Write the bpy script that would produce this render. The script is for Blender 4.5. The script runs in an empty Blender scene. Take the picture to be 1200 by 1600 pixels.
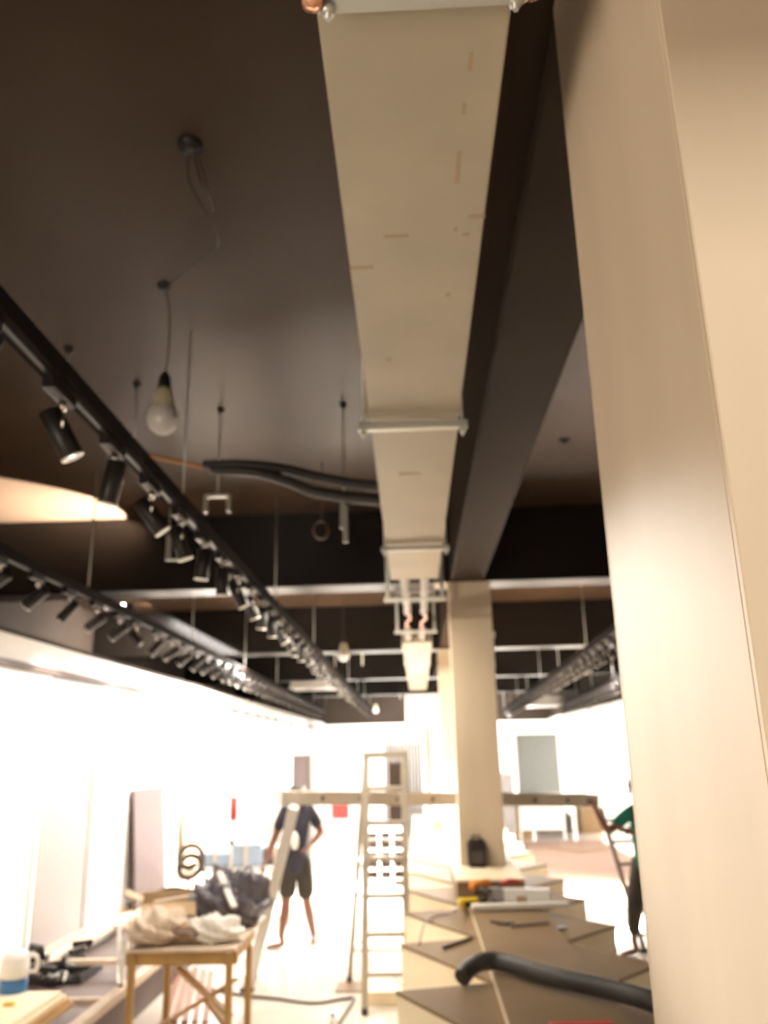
import bpy, bmesh, math, random
from mathutils import Vector, Matrix
random.seed(7)
C = bpy.context.scene.collection
sc = bpy.context.scene
# ---------------------------------------------------------------- camera
F = 1285.0
CAM = Vector((0, 0, 2.0))
def _axes():
    Y = Vector((655-600, -(1172-800), -F)); zx = -100.0
    zy = (-F*F - Y[0]*zx)/Y[1]
    Z = Vector((zx, zy, -F)); Y.normalize(); Z.normalize(); X = Y.cross(Z)
    return X, Y, Z
AX = _axes()
def at(x, y, **k):
    """world point of the room plane X=, Y= or Z= that lies along the sight line through a photo pixel"""
    d = Vector((x-600, -(y-800), -F)); w = Vector((AX[0].dot(d), AX[1].dot(d), AX[2].dot(d)))
    (a, v), = k.items(); i = 'XYZ'.index(a)
    return CAM + w*((v-CAM[i])/w[i])
cd = bpy.data.cameras.new('camera'); cam = bpy.data.objects.new('camera', cd); C.objects.link(cam)
cam.matrix_world = Matrix.Translation(CAM) @ Matrix((AX[0], AX[1], AX[2])).to_4x4()
cd.sensor_fit = 'VERTICAL'; cd.sensor_height = 32; cd.lens = F/1600*32; cd.clip_start = .02; cd.clip_end = 200
cd.dof.use_dof = True; cd.dof.focus_distance = 0.75; cd.dof.aperture_fstop = cd.lens/5.2  # soft phone snapshot, focused too near
sc.camera = cam
# ---------------------------------------------------------------- world, exposure
w = bpy.data.worlds.new('world'); sc.world = w; w.use_nodes = True
w.node_tree.nodes['Background'].inputs[0].default_value = (1, .8, .6, 1)
w.node_tree.nodes['Background'].inputs[1].default_value = .02
sc.view_settings.view_transform = 'Standard'; sc.view_settings.look = 'None'
sc.view_settings.gamma = 1; sc.view_settings.use_curve_mapping = False
sc.view_settings.exposure = 0.85
def area(name, loc, target, sx, sy, power, col):
    l = bpy.data.lights.new(name, 'AREA'); l.shape = 'RECTANGLE'; l.size = sx; l.size_y = sy; l.energy = power; l.color = col
    o = bpy.data.objects.new(name, l); C.objects.link(o); o.location = loc
    o.rotation_euler = (Vector(target)-Vector(loc)).to_track_quat('-Z', 'Y').to_euler(); return o
area('added_fill_behind', (-2.4, -1.4, 1.5), (.8, 2.2, 2.6), 1.6, 1.4, 46, (1, .87, .70))  # added fill with no visible source, brightens the near column and duct
area('ceiling_lamp_behind', (1.3, -1.9, 4.2), (1.0, .9, 2.2), .22, .22, 50, (1, .91, .80))
area('shop_light_left', (-2.2, 13, 3.25), (-3.4, 13, 1.0), .3, 18, 2150, (1, .93, .86))
area('shop_light_right', (3.4, 17, 3.2), (4.7, 17, 1.0), .3, 14, 480, (1, .93, .86))
area('shop_light_far', (.8, 28, 2.85), (.8, 32, 1.5), 6, .4, 420, (1, .95, .9))
area('shop_light_aisle', (-1.0, 12, 3.15), (-1.0, 12, 0), .25, 12, 170, (1, .88, .74))
area('shop_light_aisle_right', (2.3, 12, 3.15), (2.0, 12, 0), .25, 10, 36, (1, .86, .7))
# ---------------------------------------------------------------- materials
def mat(name, col, rough=.6, metal=0, noise=0, nscale=5, spec=.5, bump=0, stretch=None, emit=0, trans=0, col2=None):
    m = bpy.data.materials.new(name); m.use_nodes = True; nt = m.node_tree; b = nt.nodes['Principled BSDF']
    b.inputs['Base Color'].default_value = (*col, 1); b.inputs['Roughness'].default_value = rough
    b.inputs['Metallic'].default_value = metal; b.inputs['Specular IOR Level'].default_value = spec
    if trans: b.inputs['Transmission Weight'].default_value = trans
    if emit:
        b.inputs['Emission Color'].default_value = (*col, 1); b.inputs['Emission Strength'].default_value = emit
    tc = nt.nodes.new('ShaderNodeTexCoord'); mp = nt.nodes.new('ShaderNodeMapping'); nz = nt.nodes.new('ShaderNodeTexNoise')
    nt.links.new(tc.outputs['Object'], mp.inputs[0]); nt.links.new(mp.outputs[0], nz.inputs['Vector'])
    if stretch: mp.inputs['Scale'].default_value = stretch
    nz.inputs['Scale'].default_value = nscale; nz.inputs['Detail'].default_value = 5
    if noise or col2:
        r = nt.nodes.new('ShaderNodeValToRGB'); c2 = col2 or tuple(c*(1-noise) for c in col)
        r.color_ramp.elements[0].position = .32; r.color_ramp.elements[1].position = .68
        r.color_ramp.elements[0].color = (*c2, 1); r.color_ramp.elements[1].color = (*col, 1)
        nt.links.new(nz.outputs['Fac'], r.inputs[0]); nt.links.new(r.outputs[0], b.inputs['Base Color'])
    if bump:
        bp = nt.nodes.new('ShaderNodeBump'); bp.inputs['Strength'].default_value = bump; bp.inputs['Distance'].default_value = .01
        nt.links.new(nz.outputs['Fac'], bp.inputs['Height']); nt.links.new(bp.outputs[0], b.inputs['Normal'])
    return m
M = dict(
 ceil=mat('painted_ceiling', (.056, .034, .020), .34, noise=.3, nscale=.7, bump=.15, spec=.10),
 beam=mat('painted_beam', (.012, .009, .007), .27, noise=.2, nscale=1.5, bump=.15),
 beam2=mat('long_beam_paint', (.040, .025, .015), .6, noise=.2, nscale=1.5, bump=.1, spec=.06),
 dark=mat('dark_wall_paint', (.045, .033, .025), .8, noise=.2, nscale=1, spec=.1),
 duct=mat('galvanised_sheet', (.43, .375, .28), .5, .1, noise=.13, nscale=3, bump=.05),
 stain=mat('sheet_stain', (.36, .28, .18), .7),
 galv=mat('bracket_steel', (.55, .56, .52), .4, .6, noise=.1),
 ply=mat('column_board', (.66, .54, .40), .62, noise=.1, nscale=2.2, stretch=(2, 2, .35), bump=.04),
 ply2=mat('display_board', (.93, .80, .58), .55, noise=.08, nscale=4, bump=.02),  # lightened so the display sides look lit; light put into the colour
 ply3=mat('top_board', (.27, .185, .108), .6, noise=.12, nscale=3, spec=.12, bump=.02),  # same board darkened on the tops to set off the lit sides
 white=mat('white_panel', (.86, .84, .81), .35, noise=.03, nscale=2),
 whiteb=mat('white_bulkhead', (.82, .78, .72), .6, noise=.03),
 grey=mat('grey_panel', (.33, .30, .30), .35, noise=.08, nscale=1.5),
 maroon=mat('mauve_grey_board', (.10, .065, .068), .5, noise=.15),
 tile=mat('polished_tile', (.80, .75, .68), .08, noise=.05, nscale=1.2),
 grout=mat('grout', (.45, .40, .34), .8),
 black=mat('black_metal', (.016, .012, .011), .4, .0, spec=.35),
 blackt=mat('black_track', (.010, .007, .006), .85, spec=.08), alu2=mat('worn_aluminium', (.47, .41, .33), .45, .3, noise=.1, nscale=8),
 chrome=mat('bright_steel', (.85, .83, .8), .18, 1),
 rim=mat('reflector_ring', (.80, .78, .70), .3, .6),
 lens=mat('lamp_lens', (1, .93, .82), .3, emit=9),
 alu=mat('aluminium', (.72, .70, .66), .38, .55, noise=.08, nscale=8),
 alud=mat('dull_aluminium', (.42, .38, .34), .45, .4, noise=.1, nscale=8),
 rubber=mat('rubber', (.05, .04, .035), .6),
 hose=mat('pipe_insulation', (.045, .04, .036), .5, noise=.2, nscale=12, bump=.2),
 cord=mat('cord', (.10, .07, .055), .5),
 copper=mat('copper', (.85, .45, .3), .25, 1),
 pipe=mat('grey_pipe', (.42, .38, .35), .5),
 orange=mat('orange_conduit', (.50, .22, .07), .5),
 glass=mat('frosted_bulb', (.62, .60, .58), .22, noise=.05),
 base=mat('bulb_body', (.56, .50, .34), .5),
 wood=mat('ochre_timber', (.52, .30, .10), .6, noise=.25, nscale=6, stretch=(1, 1, .3)),
 plank=mat('red_timber', (.36, .17, .11), .6, noise=.25, nscale=6),
 pale=mat('pale_timber', (.68, .55, .42), .6, noise=.15, nscale=6),
 brown=mat('dark_brown_board', (.13, .095, .085), .6, noise=.2, nscale=3),
 brown2=mat('far_dark_laminate', (.045, .03, .028), .6),
 card=mat('cardboard', (.55, .40, .24), .8, noise=.2, nscale=8),
 paper=mat('brown_paper', (.20, .125, .09), .8, noise=.12, nscale=2),
 plas=mat('dark_plastic_sheet', (.13, .12, .145), .35, noise=.4, nscale=4, bump=.3),
 blue=mat('blue_plastic', (.04, .16, .38), .4),
 bluebox=mat('pale_blue_goods', (.35, .45, .58), .5, noise=.3, nscale=6),
 yellow=mat('yellow_plastic', (.75, .52, .03), .4),
 red=mat('red_plastic', (.55, .03, .02), .4),
 pinkred=mat('pale_red_sign', (.40, .05, .05), .5),
 orangep=mat('orange_plastic', (.75, .27, .03), .4),
 skin=mat('skin', (.20, .085, .055), .5, noise=.1),
 hair=mat('hair', (.015, .012, .01), .6),
 shirt=mat('navy_shirt', (.028, .028, .045), .8, noise=.2, nscale=9, bump=.3),
 shorts=mat('dark_shorts', (.04, .034, .026), .8, noise=.2, nscale=9, bump=.3),
 green=mat('green_shirt', (.01, .20, .13), .8, noise=.2, nscale=9, bump=.2),
 curtain=mat('grey_shutter', (.15, .14, .14), .5),
 clear=mat('tinted_glass', (.20, .22, .22), .1, noise=.1, nscale=30),
)
# ---------------------------------------------------------------- mesh helpers
class MB:
    def __init__(s): s.v = []; s.f = []; s.sm = []
    def add(s, vs, fs, smooth=False):
        n = len(s.v); s.v += [tuple(v) for v in vs]; s.f += [tuple(i+n for i in f) for f in fs]; s.sm += [smooth]*len(fs); return s
    def box(s, x0, x1, y0, y1, z0, z1, b=0, rot=None, piv=None):
        bm = bmesh.new(); bmesh.ops.create_cube(bm, size=1)
        for v in bm.verts: v.co = Vector((x0+(v.co.x+.5)*(x1-x0), y0+(v.co.y+.5)*(y1-y0), z0+(v.co.z+.5)*(z1-z0)))
        if b: bmesh.ops.bevel(bm, geom=bm.edges[:], offset=b, segments=1, affect='EDGES')
        if rot is not None:
            p = Vector(piv or (0, 0, 0)); T = Matrix.Translation(p) @ rot.to_4x4() @ Matrix.Translation(-p)
            bm.transform(T)
        bm.verts.index_update(); s.add([v.co for v in bm.verts], [[v.index for v in f.verts] for f in bm.faces]); bm.free(); return s
    def bar(s, a, b, w, h, up=(0, 0, 1), bev=0):
        """box beam from a to b, w wide and h deep along `up`"""
        a = Vector(a); b = Vector(b); d = b-a; L = d.length; d.normalize(); u = Vector(up); r = d.cross(u)
        if r.length < 1e-4: r = d.cross(Vector((1, 0, 0)))
        r.normalize(); u = r.cross(d)
        R = Matrix((r, d, u)).transposed()
        bm = bmesh.new(); bmesh.ops.create_cube(bm, size=1)
        for v in bm.verts: v.co = Vector((v.co.x*w, v.co.y*L, v.co.z*h))
        if bev: bmesh.ops.bevel(bm, geom=bm.edges[:], offset=bev, segments=1, affect='EDGES')
        bm.transform(Matrix.Translation((a+b)/2) @ R.to_4x4())
        bm.verts.index_update(); s.add([v.co for v in bm.verts], [[v.index for v in f.verts] for f in bm.faces]); bm.free(); return s
    def tube(s, pts, r, n=10, cap=True):
        pts = [Vector(p) for p in pts]; rs = r if isinstance(r, (list, tuple)) else [r]*len(pts); vs = []; fs = []
        prev = None
        for i, p in enumerate(pts):
            d = (pts[min(i+1, len(pts)-1)]-pts[max(i-1, 0)]).normalized()
            if prev is None: x = d.orthogonal().normalized()
            else: x = (prev-d*prev.dot(d)).normalized()
            prev = x; y = d.cross(x)
            for k in range(n):
                a = 2*math.pi*k/n; vs.append(p+(x*math.cos(a)+y*math.sin(a))*rs[i])
        for i in range(len(pts)-1):
            for k in range(n):
                fs.append((i*n+k, i*n+(k+1) % n, (i+1)*n+(k+1) % n, (i+1)*n+k))
        s.add(vs, fs, True)
        if cap:
            m = len(s.v)-len(vs)
            s.f.append(tuple(m+k for k in range(n))[::-1]); s.f.append(tuple(m+(len(pts)-1)*n+k for k in range(n))); s.sm += [False, False]
        return s
    def prism(s, poly, z0, z1):
        n = len(poly); vs = [(x, y, z0) for x, y in poly]+[(x, y, z1) for x, y in poly]
        s.add(vs, [tuple(range(n))[::-1], tuple(range(n, 2*n))]+[(i, (i+1) % n, n+(i+1) % n, n+i) for i in range(n)]); return s
    def lathe(s, prof, c=(0, 0, 0), n=20, ax=None):
        c = Vector(c); R = Matrix.Identity(3) if ax is None else Vector((0, 0, 1)).rotation_difference(Vector(ax).normalized()).to_matrix()
        vs = []; fs = []
        for r, z in prof:
            for k in range(n):
                a = 2*math.pi*k/n; vs.append(c+R@Vector((r*math.cos(a), r*math.sin(a), z)))
        for i in range(len(prof)-1):
            for k in range(n): fs.append((i*n+k, i*n+(k+1) % n, (i+1)*n+(k+1) % n, (i+1)*n+k))
        s.add(vs, fs, True); return s
    def build(s, name, m, parent=None, loc=None):
        me = bpy.data.meshes.new(name); me.from_pydata(s.v, [], s.f); me.materials.append(m)
        me.polygons.foreach_set('use_smooth', s.sm)
        bm = bmesh.new(); bm.from_mesh(me); bmesh.ops.recalc_face_normals(bm, faces=bm.faces[:]); bm.to_mesh(me); bm.free()
        o = bpy.data.objects.new(name, me); C.objects.link(o)
        if parent is not None: o.parent = parent
        if loc is not None: o.location = loc
        return o
def tag(o, label, cat, group=None, kind=None):
    o['label'] = label; o['category'] = cat
    if group: o['group'] = group
    if kind: o['kind'] = kind
    return o
def thing(name, label, cat, loc=(0, 0, 0), rz=0, group=None):
    o = bpy.data.objects.new(name, None); C.objects.link(o); o.location = loc; o.rotation_euler = (0, 0, rz); o.empty_display_size = .1
    return tag(o, label, cat, group)
def struct(o, label=None):
    o['kind'] = 'structure'
    if label: o['label'] = label
    return o
def kids(o): return [c for c in bpy.data.objects if c.parent is o]
def dup(root, parent=None):
    c = root.copy(); C.objects.link(c)
    if parent is not None: c.parent = parent
    for k in TREE.get(root.name, []): dup2(k, c)
    return c
TREE = {}
def remember(root):
    for o in list(C.objects):
        if o.parent: TREE.setdefault(o.parent.name, [])
    for k in TREE: TREE[k] = []
    for o in list(C.objects):
        if o.parent: TREE.setdefault(o.parent.name, []).append(o)
def dup2(o, parent):
    c = o.copy(); C.objects.link(c); c.parent = parent
    for k in TREE.get(o.name, []): dup2(k, c)
    return c
def spline(pts, n=8):
    P = [Vector(p) for p in pts]; out = []
    for i in range(len(P)-1):
        p0 = P[max(i-1, 0)]; p1 = P[i]; p2 = P[i+1]; p3 = P[min(i+2, len(P)-1)]
        for k in range(n):
            t = k/n; out.append(.5*((2*p1)+(p2-p0)*t+(2*p0-5*p1+4*p2-p3)*t*t+(3*p1-p0-3*p2+p3)*t**3))
    out.append(P[-1]); return out
def one(mb, name, m, label, cat, group=None, loc=None): return tag(mb.build(name, m, loc=loc), label, cat, group)
def local(fn, loc):  # helper: make box coords relative
    return fn

# ================================================================ THE SETTING
WX0, WX1, Y0, Y1, ZC = -3.42, 4.75, -2.6, 31.0, 4.36
fl = struct(MB().box(WX0, WX1, Y0, Y1, -.12, -.008).build('floor', M['grout']), 'pale polished tile floor')
tile = None
T = .8
for i in range(10):
    for j in range(15):
        x = WX0+.01+i*T+.35; y = 5.0+j*T
        if x+T > WX1 or (x > .3 and j < 4): continue
        if tile is None: tile = MB().box(.003, T-.003, .003, T-.003, -.008, 0, .0015).build('tile', M['tile'], fl, (x, y, 0)); tile0 = tile
        else:
            o = tile0.copy(); C.objects.link(o); o.location = (x, y, 0)
far = MB().box(WX0, WX0+.352, 5, 17, -.008, 0).box(WX0+.36, WX1, Y0, 4.997, -.008, 0).box(WX0, WX1, 17.003, Y1, -.008, 0).box(3.5, WX1, 5, 17, -.0085, -.0005)
o = far.build('tile_field', M['tile'], fl); o['kind'] = 'stuff'
struct(MB().box(-5.6, WX1+1.2, Y0, Y1, ZC, ZC+.15).build('ceiling', M['ceil']), 'dark brown painted concrete slab')
# beams
for i, y in enumerate((8.08, 13.75, 19.3, 24.9)):
    struct(MB().box(-5.44, WX1, y, y+.40, 3.6, ZC+.02, .012).build('trim_%d' % (i+1), M['beam']), 'dark painted ceiling beam crossing the shop, number %s from the camera' % ('one', 'two', 'three', 'four')[i])
struct(MB().box(.365, .695, -1.0, 8.07, 3.6, ZC+.02, .012).box(.40, .70, 8.49, 13.74, 3.62, ZC+.02).box(.40, .70, 14.16, 19.29, 3.62, ZC+.02).build('trim_5', M['beam2']), 'long dark ceiling beam along the row of columns')
struct(MB().box(-5.44, WX1, .75, 1.15, 3.62, ZC+.02).box(-5.44, WX1, -.75, -.35, 3.6, ZC+.02).build('trim_6', M['beam']))
# left wall: panels, ledge, dark upper wall
wl = struct(MB().box(WX0-.12, WX0-.02, Y0, Y1, 0, 3.02).build('wall_left', M['white']), 'bright white panelled wall')
p0 = None
for k in range(26):
    y = -1.15+k*1.27
    if y+1.27 > Y1: break
    if p0 is None: p0 = MB().box(-.02, .0, .006, 1.264, .36, 2.74, .004).build('panel', M['white'], wl, (WX0, y, 0))
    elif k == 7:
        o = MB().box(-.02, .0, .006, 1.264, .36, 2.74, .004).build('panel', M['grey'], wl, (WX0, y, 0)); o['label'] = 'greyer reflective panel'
    else:
        o = p0.copy(); C.objects.link(o); o.location = (WX0, y, 0)
o = MB().box(WX0-.02, WX0+.05, Y0, Y1, 2.74, 2.80).build('ledge', M['brown'], wl)
o = MB().box(WX0-.02, WX0+.0, Y0, Y1, 2.80, 3.02).build('frieze', M['white'], wl)
o = MB().box(WX0-.02, WX0+.012, Y0, Y1, .30, .36).build('skirting', M['pale'], wl)
for y in (7.62, 8.89):
    MB().box(WX0-.001, WX0+.012, y-.012, y+.012, .36, 2.2).build('joint_strip', M['alud'], wl)
struct(MB().box(-5.6, -5.45, Y0, Y1, 3.02, ZC).box(-5.6, WX0-.0, Y0, Y1, 3.021, 3.06).build('wall_upper_left', M['dark']), 'dark recess above the white panels')
wr = struct(MB().box(WX1, WX1+.12, Y0, Y1, 0, 3.02).build('wall_right', M['white']), 'bright white wall across the shop')
p0 = None
for k in range(17):
    y = 9+k*1.27
    if p0 is None: p0 = MB().box(-.02, 0, .006, 1.264, .1, 2.98, .004).build('panel', M['white'], wr, (WX1, y, 0))
    else:
        o = p0.copy(); C.objects.link(o); o.location = (WX1, y, 0)
struct(MB().box(WX1, WX1+1.2, Y0, Y1, 3.02, ZC).build('wall_upper_right', M['dark']))
struct(MB().box(-5.6, WX1+1.2, Y1, Y1+.15, 0, ZC).build('wall_far', M['dark']), 'far end of the shop')
wf = struct(MB().box(WX0, WX1, Y1-.25, Y1-.002, 0, 2.95, .01).build('wall_front', M['white']), 'white wall at the far end')
struct(MB().box(-5.6, WX1+1.2, Y0-.15, Y0, 0, ZC).build('wall_back', M['ply']))
# ================================================================ COLUMNS
def column(name, x0, x1, y0, y1, z0, z1, label, seam=True):
    t = thing(name, label, 'column', ((x0+x1)/2, (y0+y1)/2, z0)); dx = (x1-x0)/2; dy = (y1-y0)/2; h = z1-z0
    MB().box(-dx+.012, dx-.012, -dy+.012, dy-.012, 0, h).build('core', M['ply'], t)
    for nm, b in (('face_panel', (-dx, dx, -dy, -dy+.012, 0, h)), ('face_panel', (-dx, dx, dy-.012, dy, 0, h)), ('face_panel', (-dx, -dx+.012, -dy+.0125, dy-.0125, 0, h)), ('face_panel', (dx-.012, dx, -dy+.0125, dy-.0125, 0, h))):
        MB().box(*b, .002).build(nm, M['ply'], t)
    return t
c1 = column('column', .36, .96, .90, 1.50, 0, 3.62, 'large pale boarded column in the right foreground, cut by the frame')
c2 = column('column', .345, .755, 8.08, 8.50, .98, 3.60, 'pale boarded column rising from the middle of the stepped displays')
c3 = column('column', .36, .77, 13.75, 14.15, .801, 3.60, 'slimmer-looking pale column directly behind the middle column')
cb = thing('column_plinth', 'boxed board plinth at the foot of the middle column', 'plinth', (.5, 8.0, .802))
MB().box(-.23, .32, -.72, .72, 0, .16, .002).build('carcass', M['ply3'], cb); MB().box(-.24, .33, -.73, .73, .16, .18, .002).build('top_board', M['ply2'], cb)
tag(MB().box(0, .02, 0, .30, 0, .05).box(.004, .016, .1, .12, -.3, 0).build('column_bracket', M['galv'], loc=(.757, 8.1, 3.05)), 'small steel bracket high on the right side of the middle column', 'bracket')
# ================================================================ DUCTS
def duct(name, y0, y1, z, joints, label):
    t = thing(name, label, 'duct', (.015, y0, z)); L = y1-y0
    if y0 < 0:   # the sheets widen a little from each joint to the next
        b = MB().box(-.175, .175, 0, L, 0, .13, .004)
        b.v = [((x*(.92 if y < 3 else 1))+(.026 if y < 3 else -.01), y, z_) for x, y, z_ in b.v]; b.build('sheet_body', M['duct'], t)
    else: MB().box(-.175, .175, 0, L, 0, .13, .004).build('sheet_body', M['duct'], t)
    for j in joints: MB().box(-.18, .18, j-.02, j+.02, -.004, .134, .002).build('joint_flange', M['duct'], t)
    return t
d1 = duct('metal_duct', -.6, 5.92, 3.2, (3.44, 5.39), 'long pale sheet metal duct running from overhead to the first beam')
for (px, py, sx, sy) in ((735, 97, .004, .02), (725, 170, .004, .015), (716, 262, .005, .05), (565, 418, .03, .007), (620, 369, .03, .005), (745, 338, .02, .006), (712, 358, .005, .008), (728, 366, .01, .005), (700, 460, .006, .008), (607, 562, .01, .01), (640, 740, .05, .02)):
    p = at(px, py, Z=3.2); MB().box(-sx, sx, -sy, sy, -.0012, .002).build('rust_stain', M['stain'], d1, (p.x-.015, p.y+.6, 0))
d2 = duct('metal_duct', 9.65, 17.4, 3.2, (.9, 2.6, 4.6, 6.4), 'shorter pale metal duct continuing beyond the first beam')
for j in (.9, 2.6): MB().box(-.19, .19, j+.03, j+.045, -.006, .13).build('joint_shadow_lip', M['galv'], d2)
def trapeze(y, w, label, ztop=ZC, zb=3.19, drop=0, x=.015, mt='galv', knob=False):
    t = thing('duct_hanger', label, 'bracket', (x, y, zb-.03-drop))
    MB().box(-w, w, -.02, .02, 0, .028, .003).build('cross_bar', M[mt], t)
    for s in (-1, 1):
        MB().tube([(s*(w-.02), 0, -.03), (s*(w-.02), 0, ztop-(zb-.03-drop)+.002)], .005, 6).build('threaded_rod', M['galv'], t)
        MB().lathe([(0, 0), (.012, 0), (.012, .014), (0, .014)], (s*(w-.02), 0, -.018), 6).build('nut', M['galv'], t)
        if knob: MB().lathe([(0, -.02), (.016, -.016), (.022, 0), (.016, .012), (0, .014)], (s*(w+.005), -.015, 0), 12).build('end_cap', M['copper'], t)
trapeze(1.045, .17, 'wide support bar with coppery end caps under the duct at the top edge', knob=True, x=.042)
trapeze(2.88, .205, 'support bar under the duct between the second and third sheets', drop=.005)
trapeze(4.83, .205, 'support bar under the duct before the first beam', drop=.005)
for k, (py, wl_, zz) in enumerate(((937, .25, 3.19), (988, .22, 3.19))):
    y = at(650, py, Z=3.16).y
    t = thing('pipe_frame', ('open steel frame around the pipes nearer the long duct', 'open steel frame around the pipes nearer the short duct')[k], 'bracket', (.005, y, 3.15))
    MB().box(-wl_, wl_, -.02, .02, 0, .03, .003).build('cross_bar', M['galv'], t)
    MB().box(-wl_+.02, wl_-.02, -.012, .012, .42, .445, .003).build('upper_bar', M['galv'], t)
    for s in (-1, 1): MB().box(s*(wl_-.03)-.014, s*(wl_-.03)+.014, -.014, .014, .03, .45 if k == 1 else 1.21, .002).build('upright', M['galv'], t)
for k, xx in enumerate((-.07, .085)):
    t = thing('refrigerant_pipe', ('left of the two pipes leaving the open end of the duct', 'right of the two pipes leaving the open end of the duct')[k], 'pipe', (xx, 5.5, 3.26))
    MB().tube(spline([(0, 0, 0), (0, 1.2, 0), (.005, 2.0, 0), (0, 2.25, .0)]), .036, 12).build('insulation', M['pipe'], t)
    MB().tube(spline([(0, 2.2, 0), (.02, 2.6, -.01), (-.02, 3.0, .01), (-.01, 3.45, 0)]), .017, 8).build('bare_copper', M['copper'], t)
    MB().tube([(-.01, 3.4, 0), (-.01, 4.3, 0)], .034, 12).build('insulation', M['pipe'], t)
# ================================================================ TRACKS AND SPOTLIGHTS
def track(a, b, label):
    a = Vector(a); b = Vector(b); t = thing('lighting_track', label, 'light track', a); d = b-a
    MB().bar((0, 0, 0), d, .075, .07).build('rail', M['blackt'], t)
    MB().bar((0, 0, -.036), d+Vector((0, 0, -.036)), .02, .006).build('conductor_slot', M['black'], t)
    n = int(d.length/3)
    for i in range(n+1):
        p = d*(i/n); MB().tube([(p.x, p.y, .03), (p.x, p.y, ZC-a.z+.001)], .006, 6).build('suspension_rod', M['galv'], t)
    return a, d
def line(p, q, y):
    t = (y-p[1])/(q[1]-p[1]); return Vector((p[0]+(q[0]-p[0])*t, y, 3.3))
def spot(loc, aim, label, group, side=-1, light=0, big=True, cone=60, blend=.6):
    t = thing('track_spotlight', label, 'spotlight', loc, 0, group)
    MB().box(-.02, .02, -.10, .10, -.085, -.034, .004).build('adapter_box', M['black'], t)
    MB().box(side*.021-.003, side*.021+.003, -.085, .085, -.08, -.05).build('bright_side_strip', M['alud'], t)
    MB().tube([(0, .03, -.08), (0, .03, -.12)], .014, 10).build('swivel', M['chrome'], t)
    head(t, aim); return t
def HEAD(t): return [o for o in t.children if o.name.startswith('cylinder_head')][-1]
def head(t, aim, c=(0, .03, -.20)):
    ax = Vector(aim).normalized(); c = Vector(c)
    MB().lathe([(0, -.085), (.034, -.085), (.040, -.078), (.040, .095), (.035, .10), (.034, .085), (0, .085)], c, 20, ax).build('cylinder_head', M['black'], t); t = bpy.data.objects[-1] if False else HEAD(t)
    MB().lathe([(.035, .096), (.041, .096), (.041, .102), (.034, .102), (.030, .07)], c, 20, ax).build('front_ring', M['rim'], t)
    MB().lathe([(0, .088), (.031, .088)], c, 16, ax).build('lens', M['lens'], t)
    u = ax.orthogonal().normalized()
    r = ax.cross(Vector((0, 0, 1))).normalized()
    MB().tube([c+Vector((0, 0, .085)), c+r*.05+Vector((0, 0, .05)), c+r*.05], .005, 6).build('yoke', M['chrome'], t)
def lamp(t, loc, target, e, deg=55, blend=.8, col=(1, .9, .78), soft=.04):
    l = bpy.data.lights.new('spotlight_beam', 'SPOT'); l.energy = e; l.spot_size = math.radians(deg); l.spot_blend = blend; l.shadow_soft_size = soft; l.color = col
    o = bpy.data.objects.new('spotlight_beam', l); C.objects.link(o); o.parent = t; o.location = loc
    o.rotation_euler = (Vector(target)-Vector(loc)).to_track_quat('-Z', 'Y').to_euler()
A1, B1 = at(0, 485, Z=3.3), at(580, 1110, Z=3.3)
A2, B2 = at(0, 860, Z=3.3), at(510, 1110, Z=3.3)
A3, B3 = at(950, 990, Z=3.3), at(780, 1115, Z=3.3)
A4, B4 = at(960, 1060, Z=3.3), at(880, 1100, Z=3.3)
track(line(A1, B1, 1.0), line(A1, B1, 27), 'long black lighting track crossing from upper left to the far end')
track(line(A2, B2, 3.2), line(A2, B2, 27), 'black lighting track close to the white left wall')
track(line(A3, B3, 8.6), line(A3, B3, 30), 'lighting track on the right between middle and foreground columns')
track(line(A4, B4, 14), line(A4, B4, 26.5), 'short far lighting track beside the right wall')
NTH = ['first', 'second', 'third', 'fourth', 'fifth', 'sixth', 'seventh', 'eighth', 'ninth', 'tenth', 'eleventh', 'twelfth', 'thirteenth', 'fourteenth']
def row(A, B, ys, aims, proto_label, group, side=-1):
    pr = []
    for a in aims:
        pr.append(None)
    remember(None)
    for i, y in enumerate(ys):
        k = i % len(aims); loc = line(A, B, y)
        if pr[k] is None: pr[k] = spot(loc, aims[k], proto_label, group, side); remember(None)
        else:
            t = dup(pr[k]); t.location = loc
        o = pr[k] if i < len(aims) else t
        o['label'] = proto_label+(', %s of its row from the camera' % NTH[i] if i < 14 else ', in the crowded far part')
        yield (i, y, pr[k] if i < len(aims) else t)
near = [(2.05, 'nearest track spotlight, cut by the left edge of the picture', (-.5, .2, -.9)), (2.62, 'large black track spotlight angled down over the bright ceiling patch', (.42, .25, -.85)),
        (3.16, 'black track spotlight hanging straight down before the bright ceiling patch', (-.2, .1, -.95)), (3.68, 'black track spotlight tilted right, third visible on the long track', (.55, .2, -.75))]
for y, lab, aim in near:
    t = spot(line(A1, B1, y), aim, lab, 'spotlights on the long track')
    if y > 3.5: lamp(t, (.08, .03, -.25), Vector((.36, 1.2, 1.93))-t.location, 430, 18, 1, (1, .97, .92))  # beam added to imitate a lens glow on the foreground column
for i, y, t in row(A1, B1, [4.2+.52*k for k in range(42)], [(.3, .15, -.9), (-.1, .05, -1), (0, .1, -1), (.45, .1, -.85)], 'black spotlight on the long track', 'spotlights on the long track'):
    if i % 5 == 2: lamp(t, (0, .03, -.32), (-.9, .6, -2.2), 60, 80)
    if i in (1, 4, 8, 13, 18): lamp(t, (.05, .03, -.31), (1.12, .0, -2.75), 70, 70, 1, (1, .9, .74))
    if i == 0: lamp(t, (.08, .03, -.28), Vector((.5, 8.0, 2.3))-t.location, 150, 50, 1, (1, .88, .68))
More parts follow.
